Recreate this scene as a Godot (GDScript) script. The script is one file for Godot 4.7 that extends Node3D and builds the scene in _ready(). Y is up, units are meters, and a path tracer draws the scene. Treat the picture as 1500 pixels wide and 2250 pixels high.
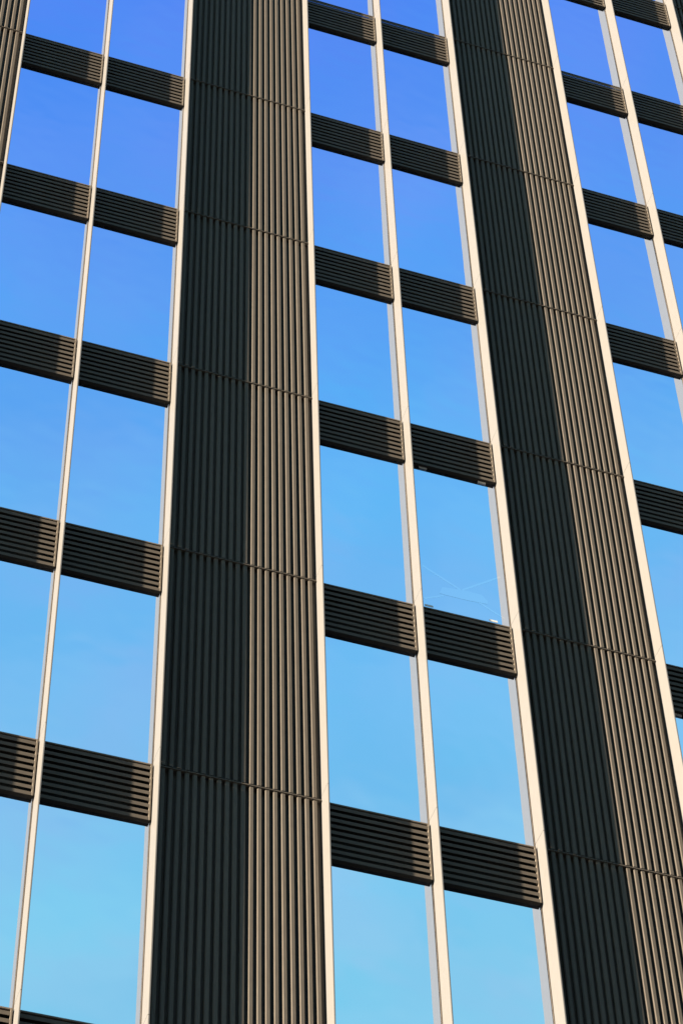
extends Node3D
# A glass, louvre and ribbed-metal office facade seen from the street, looking up.
# World: facade louvre plane is z = 0, ground is y = 0, the street lies towards +z.

const STOREY := 3.5          # floor to floor
const BAY := 4.2542          # two windows and one ribbed panel
const W := 1.2137            # fin to fin across one window
const BASE := 33.6           # height of the underside of louvre row 0
const FIN_T := 0.020         # fin thickness
const FIN_OUT := 0.190       # fin front edge
const GLASS_Z := -0.05
const RIB_PITCH := 0.08706
const RIB_FIRST := 0.071     # first rib, measured from the left face of the fin before it
const CAM := Vector3(-3.38288, 1.6277, 18.44833)
const CAM_ROT := Vector3(0.877350, -0.351361, -0.036661)
const FOV := 22.6251

var mats := {}
var meshes := {}
var rng := RandomNumberGenerator.new()
var cam_basis: Basis


func _ready() -> void:
	rng.seed = 4711
	set_camera()
	set_sky()
	set_sun()
	make_materials()
	make_ground()
	make_building()
	make_opposite()


# ---------------------------------------------------------------- camera, sky, sun

func set_camera() -> void:
	var c := Camera3D.new()
	c.name = "camera"
	c.fov = FOV
	c.near = 0.1
	c.far = 600.0
	add_child(c)
	c.position = CAM
	c.rotation_order = EULER_ORDER_YXZ
	c.rotation = CAM_ROT
	c.current = true
	cam_basis = Basis.from_euler(CAM_ROT, EULER_ORDER_YXZ)


func set_sky() -> void:
	# clear evening sky: pale near the horizon, deep blue overhead (linear radiance)
	var stops := [
		[0.0, Color(0.2150, 0.2700, 0.2552)], [15.0, Color(0.1871, 0.2742, 0.2597)], [30.0, Color(0.1473, 0.2658, 0.2659)],
		[40.5, Color(0.1155, 0.2484, 0.2686)], [45.7, Color(0.0940, 0.2160, 0.2785)], [50.2, Color(0.0721, 0.1919, 0.2838)],
		[54.0, Color(0.0534, 0.1545, 0.2861)], [58.0, Color(0.0500, 0.1246, 0.2865)], [62.0, Color(0.0435, 0.1005, 0.2847)],
		[90.0, Color(0.0239, 0.0665, 0.2328)]]
	var n := FastNoiseLite.new()
	n.seed = 8
	n.noise_type = FastNoiseLite.TYPE_SIMPLEX_SMOOTH
	n.frequency = 1.6
	n.fractal_octaves = 4
	var h := 512
	var img := Image.create(2 * h, h, false, Image.FORMAT_RGBF)
	for y in h:
		var el := 90.0 - 180.0 * (y + 0.5) / h
		var c := Color(0.10, 0.10, 0.10)
		if el > 0.0:
			for i in stops.size() - 1:
				if el >= stops[i][0] and el <= stops[i + 1][0]:
					var t: float = (el - stops[i][0]) / (stops[i + 1][0] - stops[i][0])
					c = stops[i][1].lerp(stops[i + 1][1], t)
		for x in 2 * h:
			var az := TAU * (x + 0.5) / (2 * h)
			var d := Vector3(cos(az) * cos(deg_to_rad(el)), sin(deg_to_rad(el)) * 2.2, sin(az) * cos(deg_to_rad(el)))
			var v := 1.0
			var u := 1.0
			if el > 0.0:
				v += 0.11 * n.get_noise_3dv(d * 4.0)       # thin high haze
				u += 0.32 * n.get_noise_3dv(d * 6.5 + Vector3(7, 3, 5))
			img.set_pixel(x, y, Color(c.r * v * u, c.g * v, c.b * (0.6 + 0.4 * v)))
	var pano := PanoramaSkyMaterial.new()
	pano.panorama = ImageTexture.create_from_image(img)
	var sky := Sky.new()
	sky.sky_material = pano
	var e := Environment.new()
	e.background_mode = Environment.BG_SKY
	e.sky = sky
	e.tonemap_mode = Environment.TONE_MAPPER_LINEAR
	e.tonemap_exposure = 3.7
	e.sdfgi_enabled = true
	e.ssao_enabled = true
	e.ssil_enabled = true
	var we := WorldEnvironment.new()
	we.name = "world_environment"
	we.environment = e
	add_child(we)


func set_sun() -> void:
	# low evening sun, almost along the facade from the left
	var to_sun := Vector3(-5.1, 0.92, 1.0).normalized()
	var s := DirectionalLight3D.new()
	s.name = "sun"
	s.light_energy = 1.6
	s.light_color = Color(1.0, 0.918, 0.80)
	s.light_angular_distance = 0.5
	s.shadow_enabled = true
	add_child(s)
	s.look_at_from_position(Vector3.ZERO, -to_sun, Vector3.UP)


# ---------------------------------------------------------------- materials

func lin(r: float, g: float, b: float) -> Color:
	return Color(r, g, b).linear_to_srgb()


func grain(size_m: float, low: Color, high: Color, sd: int, stretch := Vector3.ONE) -> StandardMaterial3D:
	var n := FastNoiseLite.new()
	n.seed = sd
	n.frequency = 0.02
	n.fractal_octaves = 5
	var g := Gradient.new()
	g.set_color(0, low)
	g.set_color(1, high)
	var t := NoiseTexture2D.new()
	t.width = 512
	t.height = 512
	t.seamless = true
	t.noise = n
	t.color_ramp = g
	var m := StandardMaterial3D.new()
	m.albedo_texture = t
	m.uv1_triplanar = true
	m.uv1_world_triplanar = true
	m.uv1_scale = stretch / size_m
	return m


# slow waves of toughened glass
func ripple(sd: int) -> NoiseTexture2D:
	var n := FastNoiseLite.new()
	n.seed = sd
	n.noise_type = FastNoiseLite.TYPE_SIMPLEX_SMOOTH
	n.frequency = 0.007
	n.fractal_octaves = 2
	var t := NoiseTexture2D.new()
	t.width = 512
	t.height = 512
	t.seamless = true
	t.as_normal_map = true
	t.bump_strength = 8.0
	t.noise = n
	return t


func make_materials() -> void:
	for i in 3:                              # coil-coated bronze, three batches
		var k: float = [1.06, 1.0, 1.12][i]
		var rib := grain(1.3, lin(0.111 * k, 0.099 * k, 0.087 * k), lin(0.142 * k, 0.126 * k, 0.110 * k), 3 + i, Vector3(6, 0.6, 6))
		rib.roughness = 0.6
		rib.metallic_specular = 0.10
		mats["rib%d" % i] = rib
	var back := grain(1.3, lin(0.034, 0.033, 0.032), lin(0.048, 0.046, 0.044), 5, Vector3(6, 0.6, 6))
	back.roughness = 0.7
	back.metallic_specular = 0.1
	mats.tray = back
	var slat := grain(1.1, lin(0.108, 0.095, 0.082), lin(0.140, 0.123, 0.106), 9, Vector3(0.6, 6, 6))
	slat.roughness = 0.55
	slat.metallic_specular = 0.12
	mats.slat = slat
	var frame := grain(0.9, lin(0.155, 0.134, 0.112), lin(0.190, 0.164, 0.136), 13)
	frame.roughness = 0.5
	frame.metallic_specular = 0.25
	mats.frame = frame
	var fin := grain(1.7, lin(0.172, 0.171, 0.174), lin(0.182, 0.180, 0.182), 21, Vector3(2, 0.7, 2))
	fin.roughness = 0.5
	fin.metallic_specular = 0.25
	mats.fin = fin
	var glass := StandardMaterial3D.new()
	glass.albedo_color = lin(0.53, 0.645, 0.86)
	glass.metallic = 1.0
	glass.roughness = 0.02
	glass.normal_enabled = true
	glass.normal_scale = 0.02
	glass.normal_texture = ripple(61)
	glass.uv1_triplanar = true
	glass.uv1_world_triplanar = true
	glass.uv1_scale = Vector3.ONE / 2.6
	mats.glass = glass
	var film := StandardMaterial3D.new()
	film.albedo_color = lin(0.61, 0.72, 0.91)
	film.metallic = 1.0
	film.roughness = 0.03
	mats.film = film
	var haze := StandardMaterial3D.new()
	haze.albedo_color = lin(0.585, 0.695, 0.89)
	haze.metallic = 1.0
	haze.roughness = 0.03
	mats.haze = haze
	var rubber := StandardMaterial3D.new()
	rubber.albedo_color = lin(0.13, 0.11, 0.095)
	rubber.roughness = 0.8
	mats.rubber = rubber
	var white := StandardMaterial3D.new()
	white.albedo_color = lin(0.84, 0.83, 0.81)
	white.roughness = 0.4
	mats.white = white
	var core := StandardMaterial3D.new()
	core.albedo_color = lin(0.26, 0.25, 0.24)
	core.roughness = 0.9
	mats.core = core
	var paving := grain(7.0, lin(0.038, 0.038, 0.038), lin(0.060, 0.059, 0.057), 31)
	paving.roughness = 0.9
	mats.paving = paving
	var brick := grain(5.0, lin(0.10, 0.082, 0.068), lin(0.15, 0.12, 0.10), 37)
	brick.roughness = 0.9
	mats.brick = brick


# ---------------------------------------------------------------- mesh helpers

func face(st: SurfaceTool, pts: Array, centre: Vector3) -> void:
	var nrm: Vector3 = (pts[1] - pts[0]).cross(pts[2] - pts[0]).normalized()
	var p := pts
	if nrm.dot(pts[0] - centre) < 0.0:
		nrm = -nrm
	else:
		p = pts.duplicate()
		p.reverse()
	for i in range(1, p.size() - 1):
		for k in [0, i, i + 1]:
			st.set_normal(nrm)
			st.add_vertex(p[k])


# a box with chamfered edges, centre at the origin
func chamfer_box(size: Vector3, c: float) -> ArrayMesh:
	var key := "box%s%s" % [size, c]
	if meshes.has(key):
		return meshes[key]
	var st := SurfaceTool.new()
	st.begin(Mesh.PRIMITIVE_TRIANGLES)
	add_chamfer_box(st, Vector3.ZERO, size, c)
	meshes[key] = st.commit()
	return meshes[key]


func add_chamfer_box(st: SurfaceTool, at: Vector3, size: Vector3, c: float) -> void:
	var h := size * 0.5
	for a in 3:
		var b := (a + 1) % 3
		var d := (a + 2) % 3
		for s in [-1.0, 1.0]:
			var q := []
			for k in [[-1, -1], [1, -1], [1, 1], [-1, 1]]:
				var v := Vector3.ZERO
				v[a] = s * h[a]
				v[b] = k[0] * (h[b] - c)
				v[d] = k[1] * (h[d] - c)
				q.append(at + v)
			face(st, q, at)
	if c <= 0.0:
		return
	for a in 3:
		var b := (a + 1) % 3
		var d := (a + 2) % 3
		for sb in [-1.0, 1.0]:
			for sd in [-1.0, 1.0]:
				var q := []
				for k in [[-1, 0], [1, 0], [1, 1], [-1, 1]]:
					var v := Vector3.ZERO
					v[a] = k[0] * (h[a] - c)
					v[b] = sb * (h[b] if k[1] == 0 else h[b] - c)
					v[d] = sd * (h[d] - c if k[1] == 0 else h[d])
					q.append(at + v)
				face(st, q, at)
	for sx in [-1.0, 1.0]:
		for sy in [-1.0, 1.0]:
			for sz in [-1.0, 1.0]:
				face(st, [
					at + Vector3(sx * h.x, sy * (h.y - c), sz * (h.z - c)),
					at + Vector3(sx * (h.x - c), sy * h.y, sz * (h.z - c)),
					at + Vector3(sx * (h.x - c), sy * (h.y - c), sz * h.z)], at)


# a convex outline (x, z) drawn upwards over a height, base at y = 0
func add_upright(st: SurfaceTool, at: Vector3, outline: Array, height: float) -> void:
	var c := at + Vector3(0.012, height * 0.5, -0.03)
	var lo := []
	var hi := []
	for p in outline:
		lo.append(at + Vector3(p[0], 0, p[1]))
		hi.append(at + Vector3(p[0], height, p[1]))
	for i in outline.size():
		var j := (i + 1) % outline.size()
		face(st, [lo[i], lo[j], hi[j], hi[i]], c)
	face(st, lo, c)
	face(st, hi, c)


# a convex outline (z, y) drawn along x, starting at x = 0
func add_level(st: SurfaceTool, at: Vector3, outline: Array, length: float) -> void:
	var mid := Vector2.ZERO
	for p in outline:
		mid += Vector2(p[0], p[1]) / outline.size()
	var c := at + Vector3(length * 0.5, mid.y, mid.x)
	var lo := []
	var hi := []
	for p in outline:
		lo.append(at + Vector3(0, p[1], p[0]))
		hi.append(at + Vector3(length, p[1], p[0]))
	for i in outline.size():
		var j := (i + 1) % outline.size()
		face(st, [lo[i], lo[j], hi[j], hi[i]], c)
	face(st, lo, c)
	face(st, hi, c)


func put(parent: Node3D, called: String, mesh: Mesh, m: Material, at := Vector3.ZERO) -> MeshInstance3D:
	var o := MeshInstance3D.new()
	o.name = called
	o.mesh = mesh
	o.material_override = m
	o.position = at
	o.cast_shadow = GeometryInstance3D.SHADOW_CASTING_SETTING_ON
	parent.add_child(o, true)
	return o


func seen(p: Vector3) -> Vector2:      # picture coordinates, -1 to 1 inside the frame
	var d := cam_basis.inverse() * (p - CAM)
	var f := 1.0 / tan(deg_to_rad(FOV * 0.5))
	return Vector2(f * d.x / -d.z / (682.0 / 1024.0), f * d.y / -d.z)


func in_view(lo: Vector3, hi: Vector3, grow: float) -> bool:
	var a := Vector2(1e9, 1e9)
	var b := -a
	for k in 8:
		var s := seen(Vector3(hi.x if k & 1 else lo.x, hi.y if k & 2 else lo.y, hi.z if k & 4 else lo.z))
		a = a.min(s)
		b = b.max(s)
	return a.x < grow and b.x > -grow and a.y < grow and b.y > -grow


# ---------------------------------------------------------------- setting

func make_ground() -> void:
	var st := SurfaceTool.new()
	st.begin(Mesh.PRIMITIVE_TRIANGLES)
	add_chamfer_box(st, Vector3(0, -0.2, 0), Vector3(500, 0.4, 500), 0.0)
	var g := put(self, "ground", st.commit(), mats.paving)
	g.set_meta("kind", "structure")
	g.set_meta("label", "dark asphalt street at the foot of the facade")


# ---------------------------------------------------------------- the building

var building: Node3D
var rib_mesh: ArrayMesh
var slat_mesh: ArrayMesh
var fin_mesh: ArrayMesh
var loose_ribs: SurfaceTool
var loose_slats: SurfaceTool
var n_ribs := 0
var n_slats := 0
var any_loose_rib := false
var any_loose_slat := false

const RIB_OUTLINE := [[0.0015, -0.047], [0.0, -0.0080], [0.0092, -0.0006], [0.0112, 0.0], [0.0448, 0.0], [0.0470, -0.0022], [0.0470, -0.047]]
const FIN_OUTLINE := [[0.0, -0.065], [0.0, 0.181], [0.0025, 0.187], [0.008, 0.190], [0.018, 0.190], [0.020, 0.188], [0.020, -0.065]]
const SLAT_OUTLINE := [[-0.009, 0.003], [-0.003, 0.0], [-0.0015, 0.001], [-0.0015, 0.046], [-0.003, 0.0475], [-0.009, 0.050]]
const RIB_LEN := 3.468
const SLAT_PITCH := 0.0885


func make_building() -> void:
	building = Node3D.new()
	building.name = "office_building"
	building.set_meta("label", "tall office building with mirrored blue windows, cream fins and dark ribbed metal panels")
	building.set_meta("category", "building")
	add_child(building)
	var wall := put(building, "wall", chamfer_box(Vector3(26, 52, 12), 0.0), mats.core, Vector3(4.5, 26, -6.3))
	wall.set_meta("label", "grey concrete wall behind the windows and panels")

	var st := SurfaceTool.new()
	st.begin(Mesh.PRIMITIVE_TRIANGLES)
	add_upright(st, Vector3.ZERO, RIB_OUTLINE, RIB_LEN)
	rib_mesh = st.commit()
	st = SurfaceTool.new()
	st.begin(Mesh.PRIMITIVE_TRIANGLES)
	add_level(st, Vector3.ZERO, SLAT_OUTLINE, slat_len())
	slat_mesh = st.commit()
	st = SurfaceTool.new()
	st.begin(Mesh.PRIMITIVE_TRIANGLES)
	add_upright(st, Vector3.ZERO, FIN_OUTLINE, STOREY - 0.005)
	fin_mesh = st.commit()
	loose_ribs = SurfaceTool.new()
	loose_ribs.begin(Mesh.PRIMITIVE_TRIANGLES)
	loose_slats = SurfaceTool.new()
	loose_slats.begin(Mesh.PRIMITIVE_TRIANGLES)

	# lower storeys stand nearer and show larger: they come first
	for row in range(6, -5, -1):
		var y := BASE - row * STOREY
		for bay in range(-1, 4):
			var x := bay * BAY
			for f in [-W, 0.0, W]:
				make_fin(x + f, y)
			for k in 2:
				var xl: float = x + (k - 1) * W
				make_window(xl, y, row, bay, k)
				make_louvre(xl, y, row, bay, k)
			make_panel(x + W, y)
	if any_loose_rib:
		var r := put(building, "ribs", loose_ribs.commit(), mats.rib0)
		r.set_meta("kind", "stuff")
	if any_loose_slat:
		var s := put(building, "slats", loose_slats.commit(), mats.slat)
		s.set_meta("kind", "stuff")
	print("ribs ", n_ribs, " slats ", n_slats)


func slat_len() -> float:
	return W - FIN_T - 0.003 - 0.014 - 0.046


# storey-high cream fin; a 5 mm open joint parts it from the next
func make_fin(x: float, y: float) -> void:
	var lo := Vector3(x - 1.4, y, -0.06)
	if not in_view(lo, Vector3(x + FIN_T + 1.4, y + STOREY + 0.9, FIN_OUT), 1.06):
		return
	put(building, "fin", fin_mesh, mats.fin, Vector3(x + 0.003, y + 0.8725, 0))


func make_window(x: float, y: float, row: int, bay: int, k: int) -> void:
	var x0 := x + 0.003 + FIN_T
	var w := W - FIN_T
	var y0 := y + 0.792
	var h := STOREY - 0.784
	if not in_view(Vector3(x0, y0, GLASS_Z), Vector3(x0 + w, y0 + h, 0), 1.12):
		return
	var win := put(building, "window", chamfer_box(Vector3(w - 0.002, h, 0.012), 0.001), mats.glass, Vector3(x0 + w * 0.5, y0 + h * 0.5, GLASS_Z - 0.006))
	win.rotation = Vector3(rng.randf_range(-1, 1) * 0.0034, rng.randf_range(-1, 1) * 0.003, 0)
	put(win, "gasket", chamfer_box(Vector3(0.011, h - 0.02, 0.012), 0.002), mats.rubber, Vector3(w * 0.5 - 0.0075, 0, 0.0125))
	if row == 3 and bay == 1 and k == 1:
		win.set_meta("label", "window with faint crossed tape lines and film patch")
		var c := Vector3(x0 + w * 0.5, y0 + h * 0.5, GLASS_Z)
		for s in [[4.395, -8.905, 4.875, -9.195, 0.030], [4.875, -9.195, 5.40, -8.775, 0.026], [4.39, -9.50, 4.645, -9.365, 0.022], [5.085, -9.335, 5.40, -9.525, 0.024]]:
			var a := Vector3(s[0], s[1] + BASE, GLASS_Z) - c
			var b := Vector3(s[2], s[3] + BASE, GLASS_Z) - c
			var across: Vector3 = (b - a).normalized().cross(Vector3.BACK) * s[4] * 0.5
			var lift := Vector3(0, 0, 0.0065)
			var ts := SurfaceTool.new()
			ts.begin(Mesh.PRIMITIVE_TRIANGLES)
			face(ts, [a + across + lift, b + across + lift, b - across + lift, a - across + lift], Vector3(0, 0, -5))
			put(win, "tape", ts.commit(), mats.film)
		var st := SurfaceTool.new()
		st.begin(Mesh.PRIMITIVE_TRIANGLES)
		var lo := []
		for p in [[4.59, -9.345], [4.634, -9.218], [4.926, -9.18], [5.135, -9.19], [5.205, -9.275], [5.20, -9.335], [4.93, -9.352]]:
			lo.append(Vector3(p[0], p[1] + BASE, GLASS_Z) - c + Vector3(0, 0, 0.0071))
		face(st, lo, Vector3(0, 0, -5))
		put(win, "film_patch", st.commit(), mats.haze)
		for p in [[4.421, -9.685, 0.014], [5.226, -9.685, 0.014]]:
			put(win, "clip", chamfer_box(Vector3(0.105, 0.034, 0.006), 0.002), mats.white, Vector3(p[0], p[1] + BASE + 0.002, p[2]) - c)
		for p in [[4.497, -7.021, -0.034], [5.283, -7.021, -0.034]]:
			put(win, "clip", chamfer_box(Vector3(0.105, 0.034, 0.006), 0.002), mats.white, Vector3(p[0], p[1] + BASE, p[2]) - c)
	if row == 4 and bay == 2 and k == 0:
		var c2 := Vector3(x0 + w * 0.5, y0 + h * 0.5, GLASS_Z)
		put(win, "clip", chamfer_box(Vector3(0.105, 0.034, 0.006), 0.002), mats.white, Vector3(7.49, -10.52 + BASE, -0.036) - c2)


func make_louvre(x: float, y: float, row: int, bay: int, k: int) -> void:
	var x0 := x + 0.003 + FIN_T + 0.004
	var x1 := x + W + 0.003 - 0.014
	if not in_view(Vector3(x0, y - 0.1, GLASS_Z), Vector3(x1, y + 0.8, 0), 1.10):
		return
	var w := x1 - x0
	var g := Node3D.new()
	g.name = "louvre_grille"
	building.add_child(g, true)
	g.position = Vector3(x0, y, 0)
	put(g, "back_plate", chamfer_box(Vector3(w - 0.01, 0.79, 0.008), 0.001), mats.tray, Vector3(w * 0.5, 0.40, -0.24))
	put(g, "frame_rail", chamfer_box(Vector3(0.021, 0.80, 0.046), 0.003), mats.frame, Vector3(0.0105, 0.40, -0.023))
	put(g, "frame_rail", chamfer_box(Vector3(0.021, 0.80, 0.046), 0.003), mats.frame, Vector3(w - 0.0105, 0.40, -0.023))
	put(g, "frame_rail", chamfer_box(Vector3(w - 0.042, 0.020, 0.043), 0.002), mats.frame, Vector3(w * 0.5, 0.789, -0.0235))
	put(g, "frame_rail", chamfer_box(Vector3(w - 0.002, 0.006, 0.062), 0.0015), mats.tray, Vector3(w * 0.5, -0.003, -0.031))
	for cx in [0.006, w - 0.006]:
		put(g, "tray_plate", chamfer_box(Vector3(0.006, 0.79, 0.192), 0.001), mats.tray, Vector3(cx, 0.40, -0.143))
	for cy in [0.006, 0.794]:
		put(g, "tray_plate", chamfer_box(Vector3(w - 0.02, 0.006, 0.180), 0.001), mats.tray, Vector3(w * 0.5, cy, -0.153))
	put(g, "clip", chamfer_box(Vector3(0.013, 0.022, 0.012), 0.002), mats.frame, Vector3(w + 0.0065, 0.60, -0.008))
	var shown := in_view(Vector3(x0, y, 0), Vector3(x1, y + 0.8, 0), 1.0)
	for i in 9:
		var at := Vector3(0.021, 0.001 + i * SLAT_PITCH, rng.randf_range(-0.0006, 0.0006))
		if shown and n_slats < 300:
			put(g, "slat", slat_mesh, mats.slat, at)
			n_slats += 1
		else:
			add_level(loose_slats, g.position + at, SLAT_OUTLINE, slat_len())
			any_loose_slat = true


func make_panel(x: float, y: float) -> void:
	# x: left face of the fin before the panel; the panel runs from flashing to flashing
	var x0 := x + 0.003 + FIN_T
	var x1 := x + BAY - 2.0 * W
	var y0 := y + 0.80
	if not in_view(Vector3(x0, y0, -0.05), Vector3(x1, y0 + STOREY, 0), 1.05):
		return
	var w := x1 - x0
	var p := put(building, "cladding_panel", chamfer_box(Vector3(w, STOREY - 0.004, 0.012), 0.001), mats.rib1, Vector3(x0 + w * 0.5, y0 + STOREY * 0.5, -0.0535))
	put(p, "flashing", chamfer_box(Vector3(w - 0.002, 0.016, 0.0505), 0.002), mats.rib1, Vector3(0, -STOREY * 0.5 - 0.007, 0.0355))
	var finish: Material = mats["rib%d" % rng.randi_range(0, 2)]
	for i in 20:
		var at := Vector3(x + RIB_FIRST + 0.003 + i * RIB_PITCH, y0 + 0.016, 0.0) + Vector3(rng.randf_range(-0.0005, 0.0005), 0, rng.randf_range(-0.0006, 0.0006))
		if n_ribs < 300 and in_view(at, at + Vector3(0.047, RIB_LEN, 0), 1.0):
			var r := put(p, "rib", rib_mesh, finish, at - p.position)
			r.position.z += 0.0025
			r.rotation.x = -0.0015
			n_ribs += 1
		else:
			add_upright(loose_ribs, at, RIB_OUTLINE, RIB_LEN)
			any_loose_rib = true


# ---------------------------------------------------------------- across the street

func make_opposite() -> void:
	# unseen block, added and sized to keep the low sky off the lower storeys
	var o := Node3D.new()
	o.name = "unseen_brick_building"
	o.set_meta("label", "unseen dark brick slab block with window bands, added across the street to shade the low sky")
	o.set_meta("category", "building")
	add_child(o)
	o.position = Vector3(10, 0, 100)
	put(o, "wall", chamfer_box(Vector3(340, 94, 20), 0.05), mats.brick, Vector3(0, 47, 10))
	put(o, "cornice", chamfer_box(Vector3(340.6, 0.5, 20.6), 0.08), mats.brick, Vector3(0, 94.25, 10))
	for i in 26:
		put(o, "window_band", chamfer_box(Vector3(334, 1.7, 0.1), 0.02), mats.rib1, Vector3(0, 2.4 + i * 3.4, -0.02))
